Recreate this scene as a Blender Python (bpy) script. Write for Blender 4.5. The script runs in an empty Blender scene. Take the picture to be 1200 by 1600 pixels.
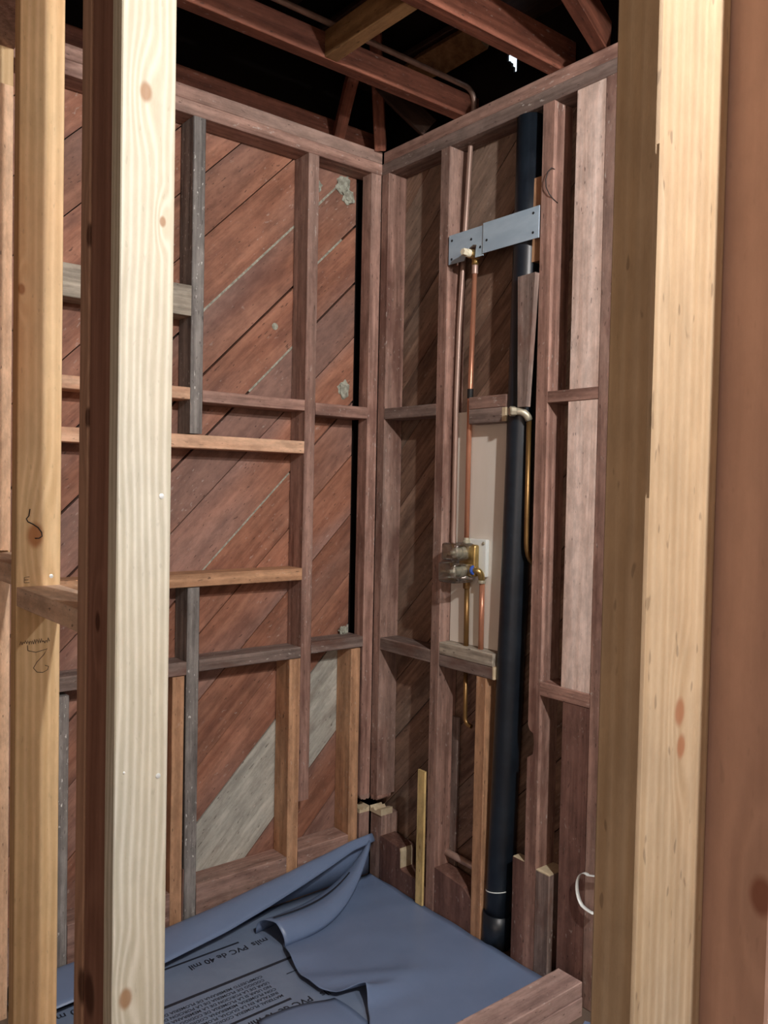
import bpy, bmesh, math, random
from mathutils import Vector, Matrix, noise

random.seed(7)
scene = bpy.context.scene
COL = scene.collection
PI = math.pi

# ------------------------------------------------------------------ camera
yaw, pit, rol = math.radians(140.916), math.radians(-1.667), math.radians(1.144)
fwd = Vector((math.cos(yaw) * math.cos(pit), math.sin(yaw) * math.cos(pit), math.sin(pit)))
rt = fwd.cross(Vector((0, 0, 1))).normalized()
up = rt.cross(fwd)
r2 = rt * math.cos(rol) + up * math.sin(rol)
u2 = -rt * math.sin(rol) + up * math.cos(rol)
cd = bpy.data.cameras.new('camera')
cam = bpy.data.objects.new('camera', cd)
COL.objects.link(cam)
cam.matrix_world = Matrix((
    (r2.x, u2.x, -fwd.x, 2.1766), (r2.y, u2.y, -fwd.y, -1.7313), (r2.z, u2.z, -fwd.z, 1.3034), (0, 0, 0, 1)))
cd.sensor_fit = 'VERTICAL'
cd.sensor_height = 36.0
cd.lens = 1303.7 / 1600 * 36.0
cd.clip_start = 0.02
scene.camera = cam

# ------------------------------------------------------------------ light
world = bpy.data.worlds.new('world')
scene.world = world
world.use_nodes = True
bg = world.node_tree.nodes['Background']
bg.inputs['Color'].default_value = (0.75, 0.87, 1.0, 1)
bg.inputs['Strength'].default_value = 1.2

def light(name, kind, loc, energy, color, size, rot=None, size_y=None):
    l = bpy.data.lights.new(name, kind)
    l.energy = energy
    l.color = color
    if kind == 'AREA':
        l.size = size
        if size_y:
            l.shape = 'RECTANGLE'; l.size_y = size_y
    else:
        l.shadow_soft_size = size
    o = bpy.data.objects.new(name, l)
    COL.objects.link(o)
    o.location = loc
    if rot:
        o.rotation_euler = rot
    return o
KEY = (2.55, -0.98, 2.37)
KEY2 = (2.30, -0.22, 2.06)
light('bathroom_bulb_light', 'POINT', KEY, 140, (1.0, 0.97, 0.93), 0.035)
light('bathroom_sconce_light', 'POINT', KEY2, 36, (1.0, 0.97, 0.93), 0.035)
# added warm fill panel behind the camera, stands in for bounced room light
light('back_room_fill', 'AREA', (3.3, -4.35, 1.45), 16, (1.0, 0.78, 0.66), 1.6, (PI / 2, 0, 0), 1.4)

vs = scene.view_settings
vs.view_transform = 'Standard'
vs.look = 'None'
vs.exposure = 0.58
vs.gamma = 1.0
vs.use_curve_mapping = False

# ------------------------------------------------------------------ materials
def lin(r, g, b):
    def f(c):
        c /= 255.0
        return c / 12.92 if c <= 0.04045 else ((c + 0.055) / 1.055) ** 2.4
    return (f(r), f(g), f(b), 1.0)

def newmat(name):
    m = bpy.data.materials.new(name)
    m.use_nodes = True
    nt = m.node_tree
    return m, nt, nt.nodes['Principled BSDF']

def N(nt, kind, **kw):
    n = nt.nodes.new(kind)
    for k, v in kw.items():
        setattr(n, k, v)
    return n

def mth(nt, op, a, b=None, c=None):
    n = nt.nodes.new('ShaderNodeMath')
    n.operation = op
    for i, v in enumerate((a, b, c)):
        if v is None:
            continue
        if isinstance(v, (int, float)):
            n.inputs[i].default_value = v
        else:
            nt.links.new(v, n.inputs[i])
    return n.outputs[0]

def mixc(nt, fac, a, b, mode='MIX'):
    n = nt.nodes.new('ShaderNodeMix')
    n.data_type = 'RGBA'
    n.blend_type = mode
    for sock, v in ((n.inputs[0], fac), (n.inputs[6], a), (n.inputs[7], b)):
        if isinstance(v, (int, float, tuple)):
            sock.default_value = v
        else:
            nt.links.new(v, sock)
    return n.outputs[2]

def vscale(nt, vec, s):
    n = nt.nodes.new('ShaderNodeVectorMath')
    n.operation = 'MULTIPLY'
    nt.links.new(vec, n.inputs[0])
    n.inputs[1].default_value = s
    return n.outputs[0]

def nz(nt, vec, scale, detail=3.0, rough=0.55, dist=0.0):
    n = nt.nodes.new('ShaderNodeTexNoise')
    n.inputs['Scale'].default_value = scale
    n.inputs['Detail'].default_value = detail
    n.inputs['Roughness'].default_value = rough
    n.inputs['Distortion'].default_value = dist
    nt.links.new(vec, n.inputs['Vector'])
    return n.outputs[0]

def smooth(nt, v, lo, hi):
    n = nt.nodes.new('ShaderNodeMapRange')
    n.interpolation_type = 'SMOOTHSTEP'
    nt.links.new(v, n.inputs[0])
    n.inputs[1].default_value = lo
    n.inputs[2].default_value = hi
    return n.outputs[0]

def wood(name, dark, light_, rings=20.0, wobble=6.0, grain=0.5, blotch=0.35, vary=0.3, tint=None, tint_amt=0.0,
         specks=0.0, speck_col=(205, 198, 190), rough=0.62, bump=0.25, knots=(), knot_col=(88, 52, 34), stains=0.0,
         stain_col=(60, 42, 38), dirt=0.45, pits=0.6, zs=0.10):
    """Timber with the grain running along the object's local Z."""
    m, nt, bs = newmat(name)
    tc = N(nt, 'ShaderNodeTexCoord')
    oi = N(nt, 'ShaderNodeObjectInfo')
    off = N(nt, 'ShaderNodeCombineXYZ')
    nt.links.new(mth(nt, 'MULTIPLY', oi.outputs['Random'], 13.7), off.inputs[0])
    nt.links.new(mth(nt, 'MULTIPLY', oi.outputs['Random'], 7.3), off.inputs[1])
    nt.links.new(mth(nt, 'MULTIPLY', oi.outputs['Random'], 29.1), off.inputs[2])
    pv = N(nt, 'ShaderNodeVectorMath', operation='ADD')
    nt.links.new(tc.outputs['Object'], pv.inputs[0])
    nt.links.new(off.outputs[0], pv.inputs[1])
    P = pv.outputs[0]
    kmask = kwarp = None
    for (kx, ky, kz, kr) in knots:
        s = N(nt, 'ShaderNodeVectorMath', operation='SUBTRACT')
        nt.links.new(tc.outputs['Object'], s.inputs[0])
        s.inputs[1].default_value = (kx, ky, kz)
        e = vscale(nt, s.outputs[0], (1, 1, 0.62))
        ln = N(nt, 'ShaderNodeVectorMath', operation='LENGTH')
        nt.links.new(e, ln.inputs[0])
        d = mth(nt, 'DIVIDE', ln.outputs[1], kr)
        mk = mth(nt, 'SUBTRACT', 1.0, smooth(nt, d, 0.55, 1.15))
        e2 = vscale(nt, s.outputs[0], (1, 1, 0.3))
        l2 = N(nt, 'ShaderNodeVectorMath', operation='LENGTH')
        nt.links.new(e2, l2.inputs[0])
        wp = mth(nt, 'SUBTRACT', 1.0, smooth(nt, mth(nt, 'DIVIDE', l2.outputs[1], kr), 0.2, 3.2))
        kmask = mk if kmask is None else mth(nt, 'MAXIMUM', kmask, mk)
        kwarp = wp if kwarp is None else mth(nt, 'MAXIMUM', kwarp, wp)
    A = vscale(nt, P, (1, 1, zs))
    warp = nz(nt, A, 7.0, 2.0)
    sep = N(nt, 'ShaderNodeSeparateXYZ')
    nt.links.new(P, sep.inputs[0])
    base = mth(nt, 'ADD', mth(nt, 'MULTIPLY', sep.outputs[0], 0.8), mth(nt, 'MULTIPLY', sep.outputs[1], 1.0))
    ph = mth(nt, 'ADD', mth(nt, 'MULTIPLY', base, rings * 6.28), mth(nt, 'MULTIPLY', warp, wobble * 3.0))
    if kwarp is not None:
        ph = mth(nt, 'ADD', ph, mth(nt, 'MULTIPLY', kwarp, 9.0))
    ring = mth(nt, 'MULTIPLY_ADD', mth(nt, 'SINE', ph), 0.5, 0.5)
    ring = mth(nt, 'POWER', ring, 1.6)
    streak = nz(nt, vscale(nt, P, (1, 1, 0.035)), 95.0, 3.0, 0.6)
    fine = nz(nt, vscale(nt, P, (1, 1, 0.06)), 260.0, 2.0, 0.6)
    f = mth(nt, 'ADD', mth(nt, 'MULTIPLY', ring, 1 - grain), mth(nt, 'MULTIPLY', smooth(nt, streak, 0.3, 0.7), grain))
    f = mth(nt, 'ADD', mth(nt, 'MULTIPLY', f, 0.85), mth(nt, 'MULTIPLY', fine, 0.15))
    colr = mixc(nt, f, dark, light_)
    bl = nz(nt, vscale(nt, P, (1, 1, 0.35)), 5.0, 3.0, 0.6)
    if tint:
        colr = mixc(nt, mth(nt, 'MULTIPLY', smooth(nt, nz(nt, vscale(nt, P, (1.0, 1.0, 0.22)), 3.1, 2.0), 0.42, 0.62), tint_amt), colr, tint)
    val = mth(nt, 'ADD', 1.0 - blotch * 0.5, mth(nt, 'MULTIPLY', bl, blotch))
    dn = nz(nt, vscale(nt, P, (1, 1, 0.4)), 34.0, 6.0, 0.72)
    val = mth(nt, 'MULTIPLY', val, mth(nt, 'MULTIPLY_ADD', smooth(nt, dn, 0.3, 0.7), dirt, 1.0 - dirt * 0.5))
    val = mth(nt, 'MULTIPLY', val, mth(nt, 'MULTIPLY_ADD', oi.outputs['Random'], vary, 1.0 - vary * 0.5))
    hv = N(nt, 'ShaderNodeHueSaturation')
    nt.links.new(colr, hv.inputs['Color'])
    nt.links.new(val, hv.inputs['Value'])
    colr = hv.outputs[0]
    if stains:
        sm = mth(nt, 'MULTIPLY', smooth(nt, nz(nt, vscale(nt, P, (1, 1, 0.3)), 9.0, 4.0, 0.65), 0.52, 0.68), stains)
        colr = mixc(nt, sm, colr, stain_col if len(stain_col) == 4 else lin(*stain_col))
    if specks:
        sp = mth(nt, 'MULTIPLY', smooth(nt, nz(nt, vscale(nt, P, (1, 1, 0.45)), 110.0, 3.0), 0.62, 0.72),
                 smooth(nt, nz(nt, P, 6.0, 2.0), 0.45, 0.6))
        colr = mixc(nt, mth(nt, 'MULTIPLY', sp, specks), colr, lin(*speck_col))
    if pits:
        pt = mth(nt, 'MULTIPLY', smooth(nt, nz(nt, vscale(nt, P, (1, 1, 0.3)), 150.0, 1.0), 0.70, 0.76), pits)
        colr = mixc(nt, pt, colr, lin(46, 32, 28))
    if kmask is not None:
        colr = mixc(nt, mth(nt, 'MULTIPLY', kmask, 0.85), colr, lin(*knot_col))
    nt.links.new(colr, bs.inputs['Base Color'])
    bs.inputs['Roughness'].default_value = rough
    bs.inputs['Specular IOR Level'].default_value = 0.25
    b = N(nt, 'ShaderNodeBump')
    b.inputs['Strength'].default_value = bump
    b.inputs['Distance'].default_value = 0.002
    nt.links.new(mth(nt, 'ADD', mth(nt, 'ADD', f, mth(nt, 'MULTIPLY', bl, 0.6)), mth(nt, 'MULTIPLY', dn, 1.2)), b.inputs['Height'])
    nt.links.new(b.outputs[0], bs.inputs['Normal'])
    return m

def plain(name, col, rough=0.5, metal=0.0, noise_amt=0.0, nscale=20.0, col2=None, spec=0.5, bump=0.0, stretch=(1, 1, 1)):
    m, nt, bs = newmat(name)
    bs.inputs['Base Color'].default_value = col
    bs.inputs['Roughness'].default_value = rough
    bs.inputs['Metallic'].default_value = metal
    bs.inputs['Specular IOR Level'].default_value = spec
    if noise_amt:
        tc = N(nt, 'ShaderNodeTexCoord')
        v = nz(nt, vscale(nt, tc.outputs['Object'], stretch), nscale, 4.0, 0.6)
        fac = mth(nt, 'MULTIPLY', smooth(nt, v, 0.35, 0.65), noise_amt)
        nt.links.new(mixc(nt, fac, col, col2 or (0, 0, 0, 1)), bs.inputs['Base Color'])
        if bump:
            b = N(nt, 'ShaderNodeBump')
            b.inputs['Strength'].default_value = bump
            b.inputs['Distance'].default_value = 0.003
            nt.links.new(v, b.inputs['Height'])
            nt.links.new(b.outputs[0], bs.inputs['Normal'])
    return m

M = {}
M['old'] = wood('old_red_fir', lin(116, 86, 76), lin(176, 140, 126), rings=26, grain=0.6, blotch=0.6, vary=0.25,
                specks=0.45, stains=0.6, stain_col=(92, 60, 52), tint=lin(150, 130, 120), tint_amt=0.55)
M['oldgrey'] = wood('old_grey_fir', lin(96, 82, 76), lin(146, 128, 120), rings=24, grain=0.6, blotch=0.6, vary=0.2,
                    specks=0.6, stains=0.7, stain_col=(100, 66, 54))
M['paintgrey'] = wood('paint_smeared_fir', lin(90, 84, 82), lin(150, 145, 140), rings=22, grain=0.7, blotch=0.7, vary=0.1,
                      specks=1.0, speck_col=(225, 222, 216), stains=0.8, stain_col=(50, 44, 44))
M['weathered'] = wood('weathered_grey_wood', lin(128, 118, 106), lin(186, 176, 160), rings=30, grain=0.7, blotch=0.3, vary=0.1)
M['newpink'] = wood('fresh_pink_fir', lin(186, 142, 114), lin(224, 186, 156), rings=26, grain=0.45, blotch=0.2, vary=0.12)
M['newtan'] = wood('fresh_tan_fir', lin(154, 114, 86), lin(194, 152, 118), rings=26, grain=0.5, blotch=0.25, vary=0.15,
                   specks=0.3)
M['palebrd'] = wood('pale_pink_board', lin(200, 172, 158), lin(236, 216, 206), rings=14, wobble=9, grain=0.5, blotch=0.35,
                    vary=0.1, stains=0.25, stain_col=(130, 88, 72), specks=0.3)
M['redbrd'] = wood('dark_red_board', lin(94, 66, 58), lin(128, 96, 86), rings=18, grain=0.5, blotch=0.5, vary=0.15, specks=0.3)
M['sheath'] = wood('diagonal_sheathing', lin(128, 84, 66), lin(164, 116, 94), rings=7, wobble=8, grain=0.5, blotch=0.8,
                   vary=0.45, tint=lin(132, 110, 104), tint_amt=0.6, stains=0.5, stain_col=(96, 62, 54), specks=0.3)
M['sheathpale'] = wood('whitewashed_sheathing', lin(150, 146, 136), lin(186, 184, 174), rings=8, wobble=6, grain=0.6, blotch=0.6,
                       vary=0.1, stains=0.5, stain_col=(116, 100, 88), specks=0.5)
M['sheathdark'] = wood('dark_sheathing', lin(98, 74, 62), lin(146, 118, 100), rings=10, wobble=8, grain=0.6, blotch=0.8, vary=0.35,
                       tint=lin(150, 140, 128), tint_amt=0.3, stains=0.5, stain_col=(58, 44, 40), specks=0.25)
M['joist'] = wood('attic_joist', lin(96, 56, 44), lin(140, 88, 70), rings=20, grain=0.6, blotch=0.6, vary=0.2, specks=0.3)
M['joistyel'] = wood('yellow_attic_block', lin(128, 98, 66), lin(164, 130, 90), rings=18, grain=0.5, blotch=0.6, vary=0.1,
                     stains=0.4, stain_col=(90, 66, 42))
M['darkwood'] = wood('dark_roof_wood', lin(46, 34, 28), lin(70, 52, 44), rings=12, grain=0.6, blotch=0.6, vary=0.3)
M['cut'] = plain('fresh_cut_end', lin(206, 190, 160), 0.8, noise_amt=0.4, nscale=60, col2=lin(178, 156, 122))
M['yellowstick'] = wood('yellow_pine_shim', lin(186, 156, 98), lin(214, 190, 136), rings=30, grain=0.5, blotch=0.2, vary=0,
                        knots=((0, 0, -0.03, 0.006),), knot_col=(120, 80, 40))
# foreground timber (local origin at the middle of each stud)
M['whitepine'] = wood('white_pine_stud', lin(172, 170, 155), lin(212, 211, 202), rings=80, wobble=6.5, zs=0.24, grain=0.2, blotch=0.14, vary=0, dirt=0.12, pits=0.1,
                      tint=lin(198, 176, 140), tint_amt=0.35, rough=0.5, bump=0.12,
                      knots=((0.019, -0.0055, 0.741, 0.011), (0.019, 0.024, 0.551, 0.006), (0.019, -0.022, -0.662, 0.012)),
                      knot_col=(150, 112, 80))
M['whitepine_far'] = wood('white_pine_stud_far', lin(158, 124, 104), lin(182, 146, 124), dirt=0.12, pits=0.1, rings=34, wobble=4.5, grain=0.3, blotch=0.2, vary=0,
                          knots=((0.02, -0.044, 0.546, 0.014), (0.02, -0.044, 0.25, 0.012), (0.02, -0.044, -0.70, 0.022)), knot_col=(70, 40, 28))
M['spacer'] = wood('reddish_spacer_stud', lin(122, 86, 72), lin(148, 110, 94), dirt=0.12, pits=0.1, rings=20, wobble=5, grain=0.4, blotch=0.25, vary=0,
                   knots=((-0.02, -0.03, -0.70, 0.026), (0.0, -0.03, -0.08, 0.012)), knot_col=(66, 38, 28))
M['tanpine'] = wood('tan_pine_stud', lin(196, 162, 118), lin(222, 192, 150), rings=60, wobble=3.5, zs=0.16, dirt=0.15, pits=0.15, grain=0.4, blotch=0.25, vary=0,
                    tint=lin(212, 140, 84), tint_amt=0.5, rough=0.52, bump=0.12,
                    knots=((0.019, -0.0075, 0.033, 0.018), (0.019, -0.038, 0.527, 0.008)), knot_col=(158, 98, 52))
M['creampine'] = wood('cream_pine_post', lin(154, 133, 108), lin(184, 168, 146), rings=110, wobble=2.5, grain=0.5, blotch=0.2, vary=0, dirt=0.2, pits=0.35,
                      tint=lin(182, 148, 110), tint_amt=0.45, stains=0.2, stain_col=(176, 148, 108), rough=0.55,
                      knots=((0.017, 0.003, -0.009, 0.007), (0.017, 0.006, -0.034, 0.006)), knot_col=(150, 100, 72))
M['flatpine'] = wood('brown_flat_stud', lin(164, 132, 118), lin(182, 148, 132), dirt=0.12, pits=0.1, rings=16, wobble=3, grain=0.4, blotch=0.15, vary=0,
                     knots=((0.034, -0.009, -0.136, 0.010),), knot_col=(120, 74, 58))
M['block'] = wood('pale_block', lin(196, 164, 140), lin(222, 194, 172), rings=24, grain=0.4, blotch=0.2, vary=0.1)
M['pinkpine'] = wood('pink_pine_stud', lin(196, 156, 124), lin(224, 190, 160), rings=24, grain=0.4, blotch=0.2, vary=0.1)

M['felt'] = plain('black_felt', lin(30, 25, 24), 0.9, noise_amt=0.5, nscale=8, col2=lin(22, 18, 18), spec=0.1)
M['plaster'] = plain('room_plaster', lin(206, 198, 186), 0.9, noise_amt=0.2, nscale=4, col2=lin(190, 182, 170), spec=0.1)
M['subfloor'] = plain('subfloor', lin(120, 104, 90), 0.85, noise_amt=0.6, nscale=6, col2=lin(88, 76, 70), spec=0.1)
M['liner'] = plain('grey_blue_vinyl', lin(112, 130, 162), 0.34, noise_amt=0.35, nscale=7, col2=lin(102, 120, 150), spec=0.5)
M['linerprint'] = plain('vinyl_print_side', lin(116, 130, 154), 0.42, noise_amt=0.5, nscale=9, col2=lin(128, 144, 168), spec=0.45)
M['ink'] = plain('dark_ink', lin(38, 42, 54), 0.6)
M['inkfine'] = plain('grey_ink', lin(58, 64, 78), 0.6)
M['abs'] = plain('black_abs', lin(22, 28, 36), 0.38, noise_amt=0.4, nscale=14, col2=lin(36, 46, 56), spec=0.5)
M['copper'] = plain('copper', lin(204, 144, 116), 0.33, 0.45, 0.5, 30, lin(164, 106, 82), stretch=(1, 1, .2))
M['oldcopper'] = plain('dull_copper', lin(176, 150, 138), 0.38, 0.3, 0.5, 26, lin(140, 112, 100), stretch=(1, 1, .2))
M['brass'] = plain('brass', lin(196, 168, 110), 0.32, 0.85, 0.5, 50, lin(150, 122, 72))
M['oldbrass'] = plain('old_brass', lin(156, 122, 76), 0.42, 0.75, 0.6, 40, lin(110, 84, 54), stretch=(1, 1, .3))
M['nickel'] = plain('pale_fitting', lin(190, 184, 164), 0.4, 0.4, 0.4, 60, lin(150, 144, 124))
M['steel'] = plain('blue_grey_steel', lin(180, 202, 218), 0.4, 0.12, 0.6, 18, lin(152, 176, 196), stretch=(.3, 1, 1))
M['screw'] = plain('dark_screw', lin(40, 44, 50), 0.5, 0.4)
M['white'] = plain('white_plastic', lin(226, 232, 230), 0.4)
M['ivory'] = plain('ivory_plastic', lin(222, 214, 190), 0.45)
M['blue'] = plain('blue_ring', lin(50, 84, 170), 0.4)
M['blackrub'] = plain('black_rubber', lin(22, 22, 24), 0.6)
M['nail'] = plain('nail_head', lin(225, 228, 228), 0.35, 0.3)
M['ivoryboard'] = plain('whitewashed_plank', lin(230, 224, 214), 0.7, noise_amt=0.35, nscale=7, col2=lin(208, 196, 180), stretch=(1, 1, .25), bump=.1)
M['pencil'] = plain('pencil', lin(92, 78, 66), 0.8)
M['fibre'] = plain('pale_fibre', lin(170, 172, 158), 0.95, noise_amt=0.7, nscale=60, col2=lin(112, 108, 96), bump=.6)
M['curb'] = wood('dusty_pink_curb', lin(138, 112, 106), lin(186, 158, 148), rings=20, grain=0.5, blotch=0.4, vary=0.1, specks=0.6)
m, nt, bs = newmat('clear_plastic')
nt.nodes.remove(bs)
tr = N(nt, 'ShaderNodeBsdfTransparent'); tr.inputs[0].default_value = (.90, .91, .92, 1)
gl = N(nt, 'ShaderNodeBsdfGlossy'); gl.inputs['Roughness'].default_value = .08; gl.inputs[0].default_value = (.9, .93, .95, 1)
lw = N(nt, 'ShaderNodeLayerWeight'); lw.inputs[0].default_value = .35
mx = N(nt, 'ShaderNodeMixShader')
nt.links.new(mth(nt, 'MULTIPLY_ADD', lw.outputs['Fresnel'], .8, .12), mx.inputs[0])
nt.links.new(tr.outputs[0], mx.inputs[1]); nt.links.new(gl.outputs[0], mx.inputs[2])
nt.links.new(mx.outputs[0], nt.nodes['Material Output'].inputs[0])
M['clear'] = m

# ------------------------------------------------------------------ helpers
def link(o, parent=None):
    COL.objects.link(o)
    if parent is not None:
        o.parent = parent
        o.matrix_parent_inverse = parent.matrix_basis.inverted()
    return o

def tag(o, label=None, cat=None, group=None, kind=None):
    if label: o['label'] = label
    if cat: o['category'] = cat
    if group: o['group'] = group
    if kind: o['kind'] = kind
    return o

def thing(name, label, cat, loc, group=None):
    e = bpy.data.objects.new(name, None)
    e.empty_display_size = 0.05
    e.location = loc
    COL.objects.link(e)
    return tag(e, label, cat, group)

def mk(name, verts, faces, mat, parent=None, smooth_=False, basis=None, label=None):
    me = bpy.data.meshes.new(name)
    me.from_pydata(verts, [], faces)
    bm = bmesh.new(); bm.from_mesh(me)
    bmesh.ops.recalc_face_normals(bm, faces=bm.faces)
    bm.to_mesh(me); bm.free()
    if smooth_:
        for p in me.polygons: p.use_smooth = True
    me.materials.append(mat)
    o = bpy.data.objects.new(name, me)
    if basis is not None: o.matrix_basis = basis
    if label: o['label'] = label
    return link(o, parent)

ROT = {'z': Matrix.Identity(4), 'x': Matrix.Rotation(PI / 2, 4, 'Y'), 'y': Matrix.Rotation(-PI / 2, 4, 'X')}

def timber(name, sx, sy, L, mat, basis, parent=None, bev=0.0018, jit=0.0006, label=None, seg=None, ends=None):
    """A sawn member, length along local Z, slightly wavering edges, eased corners."""
    seg = seg or max(2, min(8, int(L / 0.2)))
    hx, hy = sx / 2, sy / 2
    b = min(bev, hx * .4, hy * .4)
    prof = [(-hx + b, -hy), (hx - b, -hy), (hx, -hy + b), (hx, hy - b), (hx - b, hy), (-hx + b, hy), (-hx, hy - b), (-hx, -hy + b)]
    verts, faces = [], []
    for i in range(seg + 1):
        z = -L / 2 + L * i / seg
        jx, jy = random.uniform(-jit, jit), random.uniform(-jit, jit)
        for (px, py) in prof:
            verts.append((px + jx + random.uniform(-jit, jit) * .5, py + jy + random.uniform(-jit, jit) * .5, z))
    for i in range(seg):
        for k in range(8):
            a = i * 8 + k; c = i * 8 + (k + 1) % 8
            faces.append((a, c, c + 8, a + 8))
    faces.append(tuple(range(7, -1, -1)))
    faces.append(tuple(range(seg * 8, seg * 8 + 8)))
    return mk(name, verts, faces, mat, parent, basis=basis, label=label)

def beam(name, x0, x1, y0, y1, z0, z1, mat, parent=None, axis=None, label=None, **kw):
    d = {'x': x1 - x0, 'y': y1 - y0, 'z': z1 - z0}
    axis = axis or max(d, key=d.get)
    c = Matrix.Translation(((x0 + x1) / 2, (y0 + y1) / 2, (z0 + z1) / 2)) @ ROT[axis]
    if axis == 'z': s = (d['x'], d['y'], d['z'])
    elif axis == 'x': s = (d['z'], d['y'], d['x'])
    else: s = (d['x'], d['z'], d['y'])
    return timber(name, s[0], s[1], s[2], mat, c, parent, label=label, **kw)

def beam2(name, p0, p1, w, h, mat, parent=None, **kw):
    """member from p0 to p1: w horizontal width, h the other"""
    p0, p1 = Vector(p0), Vector(p1)
    zz = (p1 - p0).normalized()
    xx = Vector((0, 0, 1)).cross(zz)
    if xx.length < 1e-4: xx = Vector((1, 0, 0))
    xx.normalize()
    yy = zz.cross(xx)
    c = (p0 + p1) / 2
    mat4 = Matrix(((xx.x, yy.x, zz.x, c.x), (xx.y, yy.y, zz.y, c.y), (xx.z, yy.z, zz.z, c.z), (0, 0, 0, 1)))
    return timber(name, w, h, (p1 - p0).length, mat, mat4, parent, **kw)

def prism(name, poly, d0, d1, plane, mat, parent=None, label=None):
    """polygon in a wall plane extruded through its depth. plane 'x': poly=(y,z), depth x; plane 'y': poly=(x,z), depth y;
    local Z stays world Z"""
    cx = sum(p[0] for p in poly) / len(poly); cz = sum(p[1] for p in poly) / len(poly); cd_ = (d0 + d1) / 2
    vs_, n = [], len(poly)
    for d in (d0, d1):
        for (a, z) in poly:
            vs_.append((a - cx, d - cd_, z - cz) if plane == 'y' else (d - cd_, a - cx, z - cz))
    fs = [tuple(range(n)), tuple(range(2 * n - 1, n - 1, -1))] + [(i, (i + 1) % n, n + (i + 1) % n, n + i) for i in range(n)]
    loc = (cx, cd_, cz) if plane == 'y' else (cd_, cx, cz)
    return mk(name, vs_, fs, mat, parent, basis=Matrix.Translation(loc), label=label)

def tube(name, pts, r, mat, parent=None, n=14, caps=True, label=None, r1=None):
    pts = [Vector(p) for p in pts]
    c0 = pts[0].copy()
    vs_, fs = [], []
    prev = None
    for i, p in enumerate(pts):
        t = (pts[min(i + 1, len(pts) - 1)] - pts[max(i - 1, 0)]).normalized()
        if prev is None:
            a = t.orthogonal().normalized()
        else:
            a = (prev - t * prev.dot(t)).normalized()
        prev = a
        b = t.cross(a)
        rr = r if r1 is None else r + (r1 - r) * i / (len(pts) - 1)
        for k in range(n):
            an = 2 * PI * k / n
            vs_.append(p - c0 + a * math.cos(an) * rr + b * math.sin(an) * rr)
    for i in range(len(pts) - 1):
        for k in range(n):
            fs.append((i * n + k, i * n + (k + 1) % n, (i + 1) * n + (k + 1) % n, (i + 1) * n + k))
    if caps:
        fs.append(tuple(range(n - 1, -1, -1))); fs.append(tuple(range((len(pts) - 1) * n, len(pts) * n)))
    o = mk(name, [tuple(v) for v in vs_], fs, mat, parent, True, Matrix.Translation(c0), label)
    for p in o.data.polygons:
        if len(p.vertices) > 4: p.use_smooth = False
    return o

def arc(p0, p1, p2, n=6):
    """quadratic bend through a corner p1"""
    p0, p1, p2 = Vector(p0), Vector(p1), Vector(p2)
    return [p0 * (1 - t) ** 2 + p1 * 2 * t * (1 - t) + p2 * t * t for t in [i / n for i in range(n + 1)]]

def lathe(name, prof, loc, mat, parent=None, n=18, rot=None, label=None):
    """prof: (r, h) along local z"""
    vs_, fs = [], []
    for (r, h) in prof:
        for k in range(n):
            a = 2 * PI * k / n
            vs_.append((r * math.cos(a), r * math.sin(a), h))
    for i in range(len(prof) - 1):
        for k in range(n):
            fs.append((i * n + k, i * n + (k + 1) % n, (i + 1) * n + (k + 1) % n, (i + 1) * n + k))
    fs.append(tuple(range(n - 1, -1, -1))); fs.append(tuple(range((len(prof) - 1) * n, len(prof) * n)))
    b = Matrix.Translation(loc)
    if rot is not None: b = b @ rot
    o = mk(name, vs_, fs, mat, parent, n > 8, b, label)
    if n > 8:
        try: o.data.set_sharp_from_angle(angle=math.radians(35))
        except Exception: pass
    return o

def rbox(name, x0, x1, y0, y1, z0, z1, r, mat, parent=None, label=None, seg=3):
    bm = bmesh.new()
    bmesh.ops.create_cube(bm, size=1.0)
    bmesh.ops.scale(bm, vec=(x1 - x0, y1 - y0, z1 - z0), verts=bm.verts)
    bmesh.ops.bevel(bm, geom=list(bm.edges), offset=r, segments=seg, affect='EDGES', profile=0.5)
    me = bpy.data.meshes.new(name); bm.to_mesh(me); bm.free()
    for p in me.polygons: p.use_smooth = True
    me.materials.append(mat)
    o = bpy.data.objects.new(name, me)
    o.location = ((x0 + x1) / 2, (y0 + y1) / 2, (z0 + z1) / 2)
    if label: o['label'] = label
    return link(o, parent)

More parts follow.
